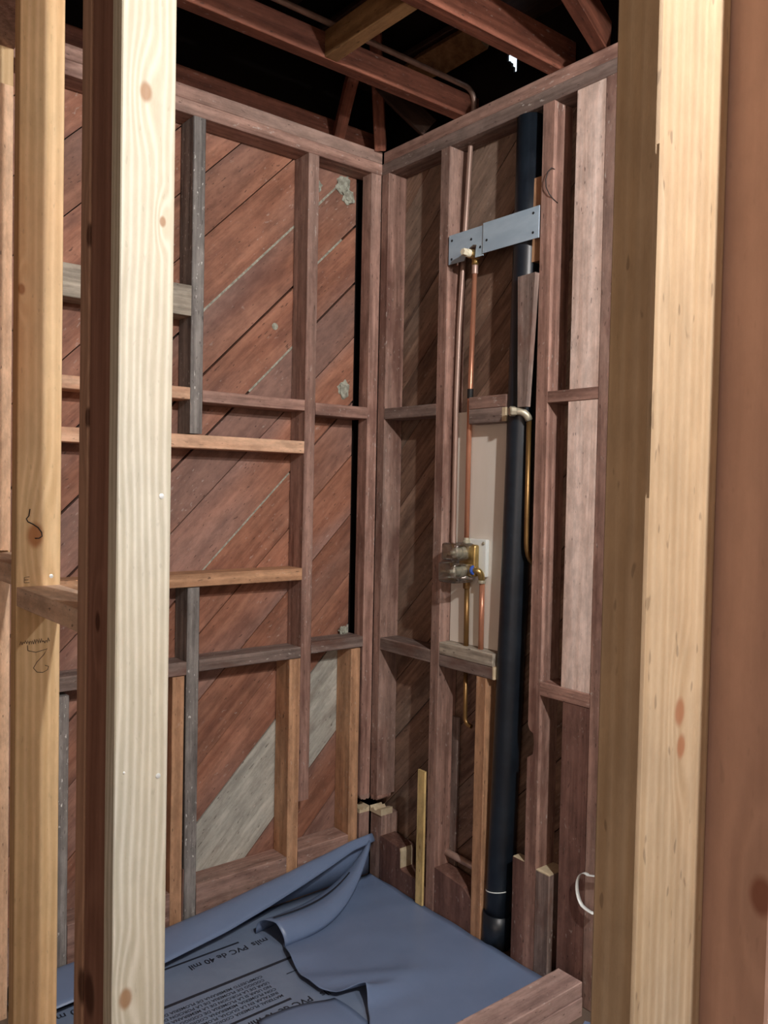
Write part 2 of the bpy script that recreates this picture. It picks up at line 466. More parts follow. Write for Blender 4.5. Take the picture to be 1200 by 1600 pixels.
def sheet(name, rows, thick, mat, parent=None, label=None, loc=(0, 0, 0)):
    """grid of points (list of rows) turned into a thin closed sheet"""
    nr, nc = len(rows), len(rows[0])
    P = [[Vector(p) for p in r] for r in rows]
    vs_, fs = [], []
    nor = []
    for i in range(nr):
        for j in range(nc):
            du = P[min(i + 1, nr - 1)][j] - P[max(i - 1, 0)][j]
            dv = P[i][min(j + 1, nc - 1)] - P[i][max(j - 1, 0)]
            n_ = du.cross(dv)
            nor.append(n_.normalized() if n_.length > 1e-12 else Vector((0, 0, 1)))
    L0 = Vector(loc)
    for i in range(nr):
        for j in range(nc):
            vs_.append(tuple(P[i][j] - L0))
    for i in range(nr):
        for j in range(nc):
            vs_.append(tuple(P[i][j] - L0 - nor[i * nc + j] * thick))
    o2 = nr * nc
    for i in range(nr - 1):
        for j in range(nc - 1):
            a, b, c, d = i * nc + j, i * nc + j + 1, (i + 1) * nc + j + 1, (i + 1) * nc + j
            fs.append((a, b, c, d)); fs.append((d + o2, c + o2, b + o2, a + o2))
    def edge(a, b): fs.append((b, a, a + o2, b + o2))
    for j in range(nc - 1):
        edge(j, j + 1); edge((nr - 1) * nc + j + 1, (nr - 1) * nc + j)
    for i in range(nr - 1):
        edge((i + 1) * nc, i * nc); edge(i * nc + nc - 1, (i + 1) * nc + nc - 1)
    return mk(name, vs_, fs, mat, parent, True, Matrix.Translation(loc), label)

def clip(poly, n, c, keep):
    """clip 2-D polygon by half plane n.p >= c (keep=1) or <= c (keep=-1)"""
    out = []
    for i in range(len(poly)):
        a, b = poly[i], poly[(i + 1) % len(poly)]
        da = (n[0] * a[0] + n[1] * a[1] - c) * keep
        db = (n[0] * b[0] + n[1] * b[1] - c) * keep
        if da >= 0: out.append(a)
        if (da >= 0) != (db >= 0):
            t = da / (da - db)
            out.append((a[0] + (b[0] - a[0]) * t, a[1] + (b[1] - a[1]) * t))
    return out

def lettering(name, body, size, origin, mat, parent, bold=0.0, sx=1.0):
    """flat print on the floor sheet: reads along -y, letters' tops toward +x"""
    cu = bpy.data.curves.new(name, 'FONT')
    cu.body = body
    cu.size = size
    cu.offset = bold
    cu.resolution_u = 2
    to = bpy.data.objects.new(name + '_tmp', cu)
    COL.objects.link(to)
    bpy.context.view_layer.update()
    me = bpy.data.meshes.new_from_object(to.evaluated_get(bpy.context.evaluated_depsgraph_get()))
    bpy.data.objects.remove(to)
    me.name = name
    me.materials.clear(); me.materials.append(mat)
    o = bpy.data.objects.new(name, me)
    o.matrix_basis = Matrix.Translation(origin) @ Matrix(((0, 1, 0, 0), (-sx, 0, 0, 0), (0, 0, 1, 0), (0, 0, 0, 1)))
    return link(o, parent)

# ================================================================== THE SETTING
ZT = 2.33          # underside of the top plates
DL, DR = 0.080, 0.076

def slab(name, x0, x1, y0, y1, z0, z1, mat, label=None):
    v = [(x, y, z) for x in (x0, x1) for y in (y0, y1) for z in (z0, z1)]
    f = [(0, 1, 3, 2), (4, 6, 7, 5), (0, 4, 5, 1), (2, 3, 7, 6), (0, 2, 6, 4), (1, 5, 7, 3)]
    o = mk(name, v, f, mat)
    tag(o, label, kind='structure')
    return o

floor = slab('floor', -0.15, 4.6, -4.6, 0.15, -0.10, -0.012, M['subfloor'], 'bare grey subfloor around the shower base')
wall_left = slab('wall_left', -0.14, -DL - 0.022, -4.6, 0.12, -0.05, 3.4, M['felt'],
                 'open stud wall on the left with diagonal red board sheathing')
# right wall backing: dark paper with one ragged gap up at the eave
vv, ff = [], []
def q(x0, x1, z0, z1):
    b = len(vv)
    for y in (DR + 0.022, DR + 0.030):
        vv.extend([(x0, y, z0), (x1, y, z0), (x1, y, z1), (x0, y, z1)])
    ff.extend([(b, b + 1, b + 2, b + 3), (b + 7, b + 6, b + 5, b + 4), (b, b + 4, b + 5, b + 1), (b + 1, b + 5, b + 6, b + 2),
               (b + 2, b + 6, b + 7, b + 3), (b + 3, b + 7, b + 4, b)])
q(-0.14, 0.456, -0.05, 2.66); q(0.456, 0.502, -0.05, 2.520); q(0.456, 0.502, 2.582, 2.66); q(0.502, 4.6, -0.05, 2.66)
q(0.456, 0.466, 2.520, 2.560); q(0.466, 0.474, 2.520, 2.552); q(0.474, 0.482, 2.520, 2.538); q(0.494, 0.502, 2.520, 2.556)
wall_right = tag(mk('wall_right', vv, ff, M['felt']), 'open stud wall on the right carrying the shower plumbing', kind='structure')
wall_back = slab('wall_back', -0.15, 4.6, -4.6, -4.5, -0.05, 2.5, M['plaster'], 'plain plaster wall of the room behind the camera')
wall_side = slab('wall_side', 4.5, 4.6, -4.6, 0.15, -0.05, 3.4, M['plaster'], 'plain plaster wall at the far right end')
ceiling = slab('ceiling', -0.15, 4.6, -4.6, -1.25, 2.45, 2.5, M['plaster'], 'ceiling of the room behind the camera')

# ---- roof: dark sloping boards over the open joists
roof = mk('roof', [(-0.2, 0.16, 2.62), (4.6, 0.16, 2.62), (4.6, -1.6, 3.32), (-0.2, -1.6, 3.32),
                   (-0.2, 0.16, 2.66), (4.6, 0.16, 2.66), (4.6, -1.6, 3.36), (-0.2, -1.6, 3.36)],
          [(0, 1, 2, 3), (4, 5, 6, 7), (0, 1, 5, 4), (2, 3, 7, 6), (0, 3, 7, 4), (1, 2, 6, 5)], M['felt'])
tag(roof, 'dark underside of the roof above the open joists', kind='structure')
for i in range(6):
    y0 = 0.14 - i * 0.2
    beam2('roof_board', (-0.15, y0 - 0.09, 2.62 + (0.16 - y0 + 0.09) * 0.398 - 0.012), (2.4, y0 - 0.09, 2.62 + (0.16 - y0 + 0.09) * 0.398 - 0.012),
          0.185, 0.018, M['darkwood'], roof)
slab('wall_gable', -0.15, 4.6, -1.6, -1.55, 2.45, 3.5, M['felt'], 'dark boarding closing the roof space')

# ================================================================== LEFT WALL
W = wall_left
def bl(name, y0, y1, z0, z1, mat, label=None, x1=0.0, x0=-DL, axis=None, **kw):
    return beam(name, x0, x1, y0, y1, z0, z1, M[mat], W, axis, label, **kw)
# diagonal sheathing boards, each cut at the corner
cs = [-0.02, 0.17, 0.37, 0.57, 0.885, 1.055, 1.255, 1.455, 1.635, 1.85, 2.03, 2.22, 2.41, 2.625, 2.81, 3.0, 3.2, 3.4, 3.6, 3.75]
A2 = math.sqrt(0.5)
for i in range(len(cs) - 1):
    wide = (1.635, 2.03, 2.22, 2.41)
    c0, c1 = cs[i] + (0.0045 if cs[i] in wide else 0.002), cs[i + 1] - (0.0045 if cs[i + 1] in wide else 0.002)
    poly = [(-1.9, -0.01), (-0.044, -0.01), (-0.044, 2.40), (-1.9, 2.40)]
    poly = clip(poly, (-1, 1), c0, 1); poly = clip(poly, (-1, 1), c1, -1)
    if len(poly) < 3: continue
    cy = sum(p[0] for p in poly) / len(poly); cz = sum(p[1] for p in poly) / len(poly)
    dx = random.uniform(-0.0025, 0.0015)
    lz, lx = Vector((0, A2, A2)), Vector((1, 0, 0)); ly = lz.cross(lx)
    B = Matrix(((lx.x, ly.x, lz.x, -DL + dx), (lx.y, ly.y, lz.y, cy), (lx.z, ly.z, lz.z, cz), (0, 0, 0, 1)))
    Bi = B.inverted()
    n = len(poly)
    vs_ = [tuple(Bi @ Vector((-DL + dx, p[0], p[1]))) for p in poly] + [tuple(Bi @ Vector((-DL + dx - 0.018, p[0], p[1]))) for p in poly]
    fs = [tuple(range(n)), tuple(range(2 * n - 1, n - 1, -1))] + [(k, (k + 1) % n, n + (k + 1) % n, n + k) for k in range(n)]
    mk('sheathing_board', vs_, fs, M['sheathpale'] if i == 3 else M['sheath'], W, basis=B,
       label='pale whitewashed diagonal board' if i == 3 else None)
# pale building paper showing in the wider joints
for c, s0, s1 in ((2.41, -0.62, -0.25), (1.635, -0.62, -0.29), (2.03, -0.44, -0.28), (2.41, -0.20, -0.06), (2.22, -0.2, -0.1)):
    beam2('joint_paper', (-DL - 0.0035, s0, c + s0), (-DL - 0.0035, s1, c + s1), 0.0032, 0.010, M['fibre'], W, jit=0.0004)
lathe('nail_patch', [(0.011, 0), (0.011, 0.0012), (0.007, 0.002)], (-DL - 0.0005, -0.352, 1.800), M['fibre'], W, 14, ROT['x'])
# plates
bl('top_plate', -1.9, 0.0, ZT, ZT + 0.038, 'old', axis='y')
bl('top_plate', -1.9, 0.0, ZT + 0.0385, ZT + 0.078, 'old', axis='y')
beam('rim_joist', -0.085, -0.045, -1.9, 0.0, ZT + 0.079, ZT + 0.150, M['joist'], W, 'y')
# studs
bl('stud', -0.042, -0.0005, 0.275, ZT, 'old', axis='z', x0=-0.05)
bl('stud_stub', -0.042, -0.0005, -0.01, 0.215, 'old', axis='z')
bl('stud', -0.288, -0.249, 0.31, ZT, 'old')
bl('stud', -0.674, -0.636, 1.446, ZT, 'paintgrey', 'grey paint-smeared stud')
bl('stud', -0.674, -0.636, -0.01, 1.008, 'paintgrey', 'paint-smeared lower stud')
bl('stud', -0.716, -0.680, -0.01, 0.758, 'newtan', 'newer tan stud')
bl('stud', -0.327, -0.287, -0.01, 0.764, 'newtan', 'newer tan stud')
bl('stud', -0.089, -0.052, -0.01, 0.772, 'newtan', 'newer tan stud')
bl('stud', -1.090, -1.052, 0.80, ZT, 'old')
bl('stud', -1.041, -1.003, -0.01, 0.748, 'paintgrey', 'paint-spotted lower stud')
bl('stud', -1.46, -1.42, -0.01, ZT, 'old')
# blocks
bl('block', -0.636, -0.2885, 1.537, 1.571, 'old', axis='y')
bl('block', -1.051, -0.6745, 1.541, 1.575, 'newpink', axis='y')
bl('block', -0.2485, -0.043, 1.528, 1.566, 'old', axis='y', label='knotty red block')
bl('block', -1.051, -0.2885, 1.405, 1.443, 'newpink', 'long fresh pink-tan block')
bl('block', -1.051, -0.2885, 1.010, 1.048, 'newtan', 'long fresh tan block')
bl('block', -0.6355, -0.2885, 0.765, 0.799, 'oldgrey', 'dusty grey-topped block')
bl('block', -0.2485, -0.043, 0.774, 0.810, 'oldgrey', 'dusty grey-topped block')
bl('block', -1.051, -0.6745, 0.760, 0.798, 'oldgrey', axis='y')
bl('block', -1.051, -0.6745, 1.775, 1.860, 'weathered', 'weathered pale grey block')
# bottom plates between the studs
bl('bottom_plate', -0.635, -0.328, -0.01, 0.143, 'old', axis='y')
bl('bottom_plate', -0.286, -0.090, -0.01, 0.155, 'old', axis='y')
bl('bottom_plate', -1.002, -0.717, -0.01, 0.143, 'old', axis='y')
bl('bottom_plate', -1.9, -1.042, -0.01, 0.143, 'old', axis='y')
bl('stub_block', -0.679, -0.6745, -0.01, 0.20, 'oldgrey')
# torn ends in the corner
def jag(name, plane, a0, a1, z, d0, d1, mat, parent, upward=True, amp=0.02, n=7):
    poly = [(a0, z), (a1, z)]
    top = [(a1 - (a1 - a0) * k / n, z + (amp * random.uniform(.2, 1)) * (1 if upward else -1)) for k in range(n + 1)]
    return prism(name, poly + top, d0, d1, plane, mat, parent)
jag('splinter', 'x', -0.042, -0.001, 0.214, -0.05, -0.001, M['cut'], W, True, 0.024)
jag('splinter', 'x', -0.042, -0.001, 0.276, -0.06, -0.001, M['old'], W, False, 0.02)
# clump of old plaster fibre at the top of the corner bay and around the pipe hole
def clump(name, c, r, seed, mat, parent, flat=(0.35, 1, 1)):
    bm = bmesh.new()
    bmesh.ops.create_icosphere(bm, subdivisions=3, radius=1.0)
    for v in bm.verts:
        k = 1 + 0.5 * noise.noise(v.co * 1.8 + Vector((seed, 0, 0))) + 0.25 * noise.noise(v.co * 5 + Vector((0, seed, 0)))
        v.co = Vector((v.co.x * r * flat[0], v.co.y * r * flat[1], v.co.z * r * flat[2])) * k
    me = bpy.data.meshes.new(name); bm.to_mesh(me); bm.free()
    me.materials.append(mat)
    o = bpy.data.objects.new(name, me); o.location = c
    return link(o, parent)
clump('plaster_clump', (-DL + 0.002, -0.100, 2.295), 0.026, 3.1, M['fibre'], W)
clump('plaster_clump', (-DL + 0.002, -0.077, 2.262), 0.022, 5.7, M['fibre'], W)
clump('plaster_clump', (-DL + 0.002, -0.205, 2.27), 0.018, 8.2, M['fibre'], W)
clump('plaster_clump', (-DL + 0.002, -0.084, 1.625), 0.026, 1.4, M['fibre'], W, (0.3, 0.8, 1.1))
clump('plaster_clump', (-DL + 0.012, -0.074, 0.822), 0.016, 2.2, M['fibre'], W, (0.6, 1, 0.9))

# ================================================================== RIGHT WALL
V = wall_right
def br(name, x0, x1, z0, z1, mat, label=None, y0=0.0, y1=DR, axis=None, par=None, **kw):
    return beam(name, x0, x1, y0, y1, z0, z1, M[mat], par or V, axis, label, **kw)
for k in range(-13, 13):
    c0, c1 = 1.203 + (k - 1) * 0.195 + 0.002, 1.203 + k * 0.195 - 0.002
    poly = [(-0.06, -0.01), (2.6, -0.01), (2.6, 2.40), (-0.06, 2.40)]
    poly = clip(poly, (-1, 1), c0, 1); poly = clip(poly, (-1, 1), c1, -1)
    if len(poly) < 3: continue
    cx = sum(p[0] for p in poly) / len(poly); cz = sum(p[1] for p in poly) / len(poly)
    dy = random.uniform(-0.0015, 0.0025)
    lz, lx = Vector((A2, 0, A2)), Vector((0, 1, 0)); ly = lz.cross(lx)
    B = Matrix(((lx.x, ly.x, lz.x, cx), (lx.y, ly.y, lz.y, DR + dy), (lx.z, ly.z, lz.z, cz), (0, 0, 0, 1)))
    Bi = B.inverted(); n = len(poly)
    vs_ = [tuple(Bi @ Vector((p[0], DR + dy, p[1]))) for p in poly] + [tuple(Bi @ Vector((p[0], DR + dy + 0.018, p[1]))) for p in poly]
    fs = [tuple(range(n)), tuple(range(2 * n - 1, n - 1, -1))] + [(j, (j + 1) % n, n + (j + 1) % n, n + j) for j in range(n)]
    mk('sheathing_board', vs_, fs, M['sheathdark'], V, basis=B)
br('top_plate', 0.0005, 2.6, ZT, ZT + 0.038, 'oldgrey', axis='x')
br('top_plate', 0.0005, 2.6, ZT + 0.0385, ZT + 0.078, 'old', axis='x', y0=0.006)
br('stud', 0.0005, 0.038, 0.275, ZT, 'old')
br('stud_stub', 0.0005, 0.060, -0.01, 0.215, 'old', y0=0.004)
br('stud', 0.286, 0.325, -0.01, ZT, 'old')
# the stud beside the vent pipe has a rough bite taken out of its left edge
prism('stud', [(0.684, -0.01), (0.722, -0.01), (0.722, ZT), (0.684, ZT), (0.684, 0.668), (0.690, 0.655), (0.703, 0.648), (0.707, 0.62),
               (0.703, 0.592), (0.693, 0.584), (0.684, 0.578)], 0.0, DR, 'y', M['old'], V)
br('stud', 0.884, 0.922, -0.01, ZT, 'old')
br('stud', 1.30, 1.338, -0.01, ZT, 'old'); br('stud', 1.70, 1.738, -0.01, ZT, 'old'); br('stud', 2.1, 2.138, -0.01, ZT, 'old')
br('stud', 0.483, 0.523, -0.01, 0.7635, 'newtan', 'newer orange-tan stud')
br('block', 0.0385, 0.2855, 1.528, 1.564, 'oldgrey', axis='x')
br('block', 0.0385, 0.2855, 0.767, 0.807, 'oldgrey', axis='x')
br('block', 0.7225, 0.8835, 1.536, 1.567, 'old', axis='x')
br('block', 0.7225, 0.8835, 0.755, 0.792, 'old', axis='x')
br('block', 0.429, 0.573, 1.5365, 1.572, 'old', axis='x', y1=0.042)
bu = br('block', 0.431, 0.573, 1.494, 1.536, 'oldgrey', axis='x', y1=0.042)
br('block_end', 0.5600, 0.5755, 1.496, 1.535, 'cut', 'pale sawn block end', y0=-0.0012, y1=0.040, axis='z', jit=0, par=bu)
br('block', 0.3255, 0.547, 0.800, 0.837, 'weathered', axis='x', y1=0.066)
bw = br('block', 0.3255, 0.553, 0.764, 0.7995, 'oldgrey', axis='x', y1=0.066)
br('block_end', 0.5470, 0.5555, 0.765, 0.800, 'cut', 'pale sawn block end', y0=-0.0012, y1=0.02, axis='z', jit=0, par=bw)
# wide boards standing in the last bay
br('wide_board', 0.792, 0.8835, 1.5675, 2.3295, 'palebrd', 'pale wide board above the block', y0=0.002, y1=0.024)
br('wide_board', 0.790, 0.8835, 0.7925, 1.5355, 'palebrd', 'pale wide board between the blocks', y0=0.002, y1=0.024)
br('wide_board', 0.797, 0.8835, -0.01, 0.7545, 'redbrd', 'dark red wide board below the block', y0=0.002, y1=0.024)
br('strip_board', 0.634, 0.6835, 1.926, 2.152, 'newtan', 'short orange-tan board', y0=0.018, y1=0.05)
prism('strip_board', [(0.632, 1.53), (0.663, 1.53), (0.6835, 1.886), (0.622, 1.884)], -0.016, 0.001, 'y', M['oldgrey'], V, 'tapering grey board')
sb1 = br('sister_board', 0.640, 0.6835, -0.01, 0.289, 'redbrd', 'short dark board', y0=0.0, y1=0.03)
sb2 = br('sister_board', 0.7225, 0.770, -0.01, 0.281, 'oldgrey', 'short grey post')
br('board_end', 0.7225, 0.769, 0.2812, 0.2835, 'cut', 'pale sawn end', y0=0.001, y1=DR - 0.002, axis='z', jit=0, par=sb2)
br('board_end', 0.641, 0.683, 0.2892, 0.291, 'cut', 'pale sawn end', y0=0.001, y1=0.029, axis='z', jit=0, par=sb1)
br('lath', 0.318, 0.350, 0.10, 0.60, 'oldgrey', y0=DR - 0.014, y1=DR - 0.002)
# bottom plates, the first one notched
prism('bottom_plate', [(0.061, -0.01), (0.2855, -0.01), (0.2855, 0.062), (0.226, 0.071), (0.172, 0.074), (0.163, 0.08), (0.162, 0.128), (0.158, 0.142),
                       (0.061, 0.150)], 0.0, 0.062, 'y', M['redbrd'], V, 'notched red bottom plate')
prism('notch_edge', [(0.1605, 0.074), (0.1645, 0.074), (0.1640, 0.132), (0.1600, 0.142)], 0.0005, 0.050, 'y', M['cut'], V, 'pale broken notch edge')
prism('bottom_plate', [(0.3255, -0.01), (0.4825, -0.01), (0.4825, 0.104), (0.45, 0.128), (0.3255, 0.142)], 0.0, 0.062, 'y', M['redbrd'], V)
jag('splinter', 'y', 0.0005, 0.060, 0.215, 0.001, 0.05, M['cut'], V, True, 0.024)
jag('splinter', 'y', 0.0005, 0.038, 0.276, 0.001, 0.06, M['old'], V, False, 0.02)

# ================================================================== JOISTS
J = roof
beam('ceiling_joist', 0.330, 0.371, -1.5, 0.07, 2.4085, 2.476, M['joist'], J, 'y')
beam('ceiling_joist', 0.690, 0.731, -1.5, 0.07, 2.4085, 2.500, M['joist'], J, 'y')
beam2('ceiling_joist', (0.842, 0.04, 2.452), (0.98, -0.38, 2.49), 0.036, 0.085, M['joist'], J)
for x in (1.10, 1.50, 1.90, 2.30, 2.7, 3.1):
    beam('ceiling_joist', x, x + 0.04, -1.5, 0.07, 2.4085, 2.548, M['joist'], J, 'y')
beam('joist_block', 0.3715, 0.6895, -0.492, -0.452, 2.410, 2.478, M['joistyel'], J, 'x', 'yellowish block between the joists')
beam2('rafter', (0.004, -0.012, 2.41), (0.155, -0.165, 2.75), 0.036, 0.036, M['joist'], J)
beam2('rafter', (-0.03, -0.16, 2.42), (0.10, -0.20, 2.56), 0.036, 0.03, M['joist'], J)
beam2('rafter', (0.20, 0.03, 2.425), (0.05, -0.10, 2.62), 0.036, 0.06, M['darkwood'], J)
# ragged loose board end up in the roof space
pb = [(-0.11, -0.035), (-0.02, -0.045), (0.20, -0.045), (0.20, 0.04), (0.02, 0.045), (-0.06, 0.03), (-0.10, 0.012), (-0.075, -0.008)]
vs_ = [(a, b, 0.0) for a, b in pb] + [(a, b, 0.018) for a, b in pb]
n = len(pb)
rb = mk('roof_board', vs_, [tuple(range(n)), tuple(range(2 * n - 1, n - 1, -1))] + [(i, (i + 1) % n, n + (i + 1) % n, n + i) for i in range(n)],
        M['joistyel'], J, basis=Matrix.Translation((0.235, 0.0, 2.60)) @ Matrix.Rotation(math.radians(-22), 4, 'X'), label='pale ragged board end')

# ================================================================== FOREGROUND PARTITION
YA, YB = -1.247, -1.160
pl = slab('wall_front', 0.0, 4.5, YA, YB, ZT, ZT + 0.078, M['old'], 'top plate of the open stud partition in the foreground')
post = thing('built_up_post', 'brightly lit white pine post left of the opening, built of three studs', 'post', (0.85, -1.2, 0))
def fs_(name, x0, x1, z0, z1, mat, parent, y0=YA, y1=YB, **kw):
    return beam(name, x0, x1, y0, y1, z0, z1, M[mat], parent, 'z', jit=0.0003, seg=6, **kw)
ps = fs_('stud', 0.899, 0.937, -0.012, ZT, 'whitepine', post, label='brightly lit near stud')
fs_('spacer', 0.806, 0.8985, -0.012, ZT, 'spacer', post, y0=YA + 0.003, y1=YB - 0.02, label='recessed reddish middle stud')
fs_('stud', 0.765, 0.8055, -0.012, ZT, 'whitepine_far', post)
def nailhead(x, y, z, parent, r=0.0042):
    return lathe('nail_head', [(r, 0), (r, 0.0008), (r * .6, 0.0014)], (x, y, z), M['nail'], parent, 12, ROT['x'])
nailhead(0.9369, -1.176, 1.283, ps); nailhead(0.9369, -1.176, 0.839, ps); nailhead(0.9369, -1.232, 0.855, ps, .002)
l1 = thing('wall_stud', 'tan pine stud with swirling knot and pencil marks, left of the bright post', 'stud', (0.39, -1.2, 0))
l1s = fs_('stud', 0.372, 0.410, -0.012, ZT, 'tanpine', l1)
nailhead(0.4099, -1.179, 1.107, l1s)
XF = 0.4104
def mark(pts, w=0.0007):
    return tube('pencil_mark', [(XF, a, b) for a, b in pts], w, M['pencil'], l1s, 5)
mark([(-1.224, 0.957), (-1.208, 0.952), (-1.186, 0.957), (-1.193, 0.945), (-1.206, 0.932), (-1.213, 0.920), (-1.206, 0.911), (-1.194, 0.909),
      (-1.185, 0.913), (-1.183, 0.920), (-1.190, 0.923)])
mark([(-1.224, 0.957), (-1.225, 0.968)])
for i in range(13):
    a = -1.240 + i * 0.0045
    mark([(a, 0.972 + random.uniform(-.003, .001)), (a + 0.002, 0.977 + random.uniform(-.003, .003)), (a + 0.0045, 0.971 + random.uniform(-.002, .003))], 0.0006)
mark([(-1.222, 1.108), (-1.232, 1.107), (-1.232, 1.096), (-1.222, 1.096)], 0.0006); mark([(-1.232, 1.102), (-1.224, 1.102)], 0.0006)
# dark curved crack in the knot
tube('knot_crack', [(XF, a, b) for a, b in ((-1.222, 1.246), (-1.224, 1.232), (-1.229, 1.226), (-1.226, 1.220), (-1.216, 1.215), (-1.206, 1.208),
                                            (-1.199, 1.198), (-1.198, 1.190), (-1.204, 1.186), (-1.212, 1.186))], 0.0012, M['blackrub'], l1s, 6)
bk = thing('stud_block', 'flat pale block nailed between tan stud and bright post', 'block', (0.59, -1.2, 1.05))
beam('block', 0.4105, 0.7645, YA, YB, 1.049, 1.088, M['block'], bk, 'x')
l0 = thing('wall_stud', 'pinkish pine stud at the left edge, against the sheathed wall', 'stud', (0.03, -1.2, 0))
fs_('stud', 0.001, 0.039, -0.012, ZT, 'tanpine', l0)
fs_('trimmer', 0.0392, 0.056, 1.135, 2.235, 'pinkpine', l0, y1=YB - 0.004, label='upper pink trimmer')
fs_('trimmer', 0.0392, 0.056, -0.012, 1.085, 'pinkpine', l0, y1=YB - 0.004, label='lower pink trimmer')
bk0 = thing('stud_block', 'shaded block at the left edge, between pinkish stud and tan stud', 'block', (0.2, -1.2, 1.09))
beam('block', 0.0565, 0.3715, YA, YB, 1.089, 1.131, M['block'], bk0, 'x')
rp = thing('door_post', 'cream pine post right of the opening, close to the camera', 'post', (1.87, -1.19, 0))
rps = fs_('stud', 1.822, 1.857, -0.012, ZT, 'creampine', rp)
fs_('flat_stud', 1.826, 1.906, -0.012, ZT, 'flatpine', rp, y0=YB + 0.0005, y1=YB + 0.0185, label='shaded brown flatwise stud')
# torn sliver on the post's left edge
sl = [(-1.2472, 1.532), (-1.240, 1.50), (-1.232, 1.46), (-1.229, 1.42), (-1.233, 1.36), (-1.2472, 1.30)]
prism('splinter', sl, 1.8565, 1.8585, 'x', M['creampine'], rps)

# ================================================================== SHOWER CURB
cb = thing('shower_curb', 'doubled red timber curb along the open side of the shower base', 'curb', (0.87, -0.6, 0))
beam('curb_board', 0.832, 0.910, -1.159, -0.032, -0.012, 0.0375, M['curb'], cb, 'y')
beam('curb_board', 0.832, 0.909, -1.159, -0.032, 0.0380, 0.076, M['curb'], cb, 'y')

# ================================================================== VINYL LINER
ln = thing('shower_liner', 'grey-blue vinyl shower pan liner with printed underside, spread over the floor', 'liner', (0.4, -0.5, 0))
ZB = 0.002
rows = []
for i in range(30):
    y = -1.155 + i * (1.150 / 29)
    rows.append([(0.004 + j * (0.826 / 23), y, ZB - 0.0005 + 0.0004 * noise.noise(Vector((j * .3, i * .3, 0)))) for j in range(24)])
pr = sheet('printed_sheet', rows, 0.0012, M['linerprint'], ln, 'printed side of the liner')
# upper sheet with a cut, slightly lifted edge
edge = [(0.03, -0.045), (0.10, -0.22), (0.17, -0.40), (0.208, -0.470), (0.25, -0.487), (0.31, -0.505), (0.385, -0.522), (0.46, -0.515), (0.513, -0.490),
        (0.528, -0.455), (0.545, -0.436), (0.566, -0.447), (0.60, -0.470), (0.627, -0.486), (0.68, -0.53), (0.75, -0.58), (0.829, -0.62)]
rows = []
ne = 60
def ep(t):
    s = t * (len(edge) - 1); k = min(int(s), len(edge) - 2); f = s - k
    f = f * f * (3 - 2 * f) * .4 + f * .6
    return (edge[k][0] + (edge[k + 1][0] - edge[k][0]) * f, edge[k][1] + (edge[k + 1][1] - edge[k][1]) * f)
for i in range(ne + 1):
    ex, ey = ep(i / ne)
    tx = 0.012 + (0.829 - 0.012) * (i / ne) ** 0.9
    r = []
    lift = (0.010 if ex > 0.24 else 0.002) + 0.030 * math.exp(-((ex - 0.545) / 0.03) ** 2) + 0.012 * math.exp(-((ex - 0.29) / 0.04) ** 2)
    for j in range(31):
        s = (j / 30) ** 1.3
        x = ex + (tx - ex) * s; y = ey + (-0.003 - ey) * s
        z = 0.006 + lift * math.exp(-s * 7)
        z += 0.012 * noise.noise(Vector((x * 5 + 3, y * 3, 1.7))) * (1 - s) + 0.003 * noise.noise(Vector((x * 11, y * 9, 4)))
        z += 0.010 * math.exp(-((x - 0.44 - (y + .45) * .5) / 0.03) ** 2) * math.exp(-((y + .42) / .14) ** 2)
        r.append((x, y, max(z, 0.004)))
    rows.append(r)
sheet('upper_sheet', rows, -0.0014, M['liner'], ln)
# turned-up edge curling over along the left wall
rows = []
def itp(tab, y):
    for k in range(len(tab) - 1):
        if y <= tab[k + 1][0]:
            f = (y - tab[k][0]) / (tab[k + 1][0] - tab[k][0]); f = max(0, min(1, f))
            return tab[k][1] + (tab[k + 1][1] - tab[k][1]) * f
    return tab[-1][1]
zt_ = [(-1.15, 0.045), (-0.75, 0.058), (-0.65, 0.066), (-0.4, 0.096), (-0.2, 0.122), (-0.09, 0.140), (0.0, 0.142)]
fx_ = [(-1.15, 0.165), (-0.8, 0.150), (-0.6, 0.120), (-0.45, 0.098), (-0.3, 0.076), (-0.2, 0.062), (-0.1, 0.045), (0.0, 0.035)]
fz_ = [(-1.15, 0.030), (-0.8, 0.040), (-0.6, 0.046), (-0.45, 0.062), (-0.3, 0.084), (-0.2, 0.102), (-0.1, 0.120), (0.0, 0.125)]
for i in range(50):
    y = -1.15 + i * (1.146 / 49)
    zt, fx, fz = itp(zt_, y), itp(fx_, y), itp(fz_, y)
    zt += 0.004 * noise.noise(Vector((0, y * 6, 3)))
    pts = [Vector((0.006, y, 0.006)), Vector((0.005, y, zt * .5)), Vector((0.009, y, zt * .86))]
    a, b, c, d = Vector((0.009, y, zt * .86)), Vector((0.016, y, zt * 1.10)), Vector((fx * .62, y, zt * 1.04)), Vector((fx, y, fz))
    for k in range(1, 11):
        t = k / 10
        pts.append(a * (1 - t) ** 3 + b * 3 * t * (1 - t) ** 2 + c * 3 * t * t * (1 - t) + d * t ** 3)
    rows.append([tuple(p) for p in pts])
sheet('turned_up_edge', rows, 0.0014, M['liner'], ln, 'curled-over wall edge of the liner')
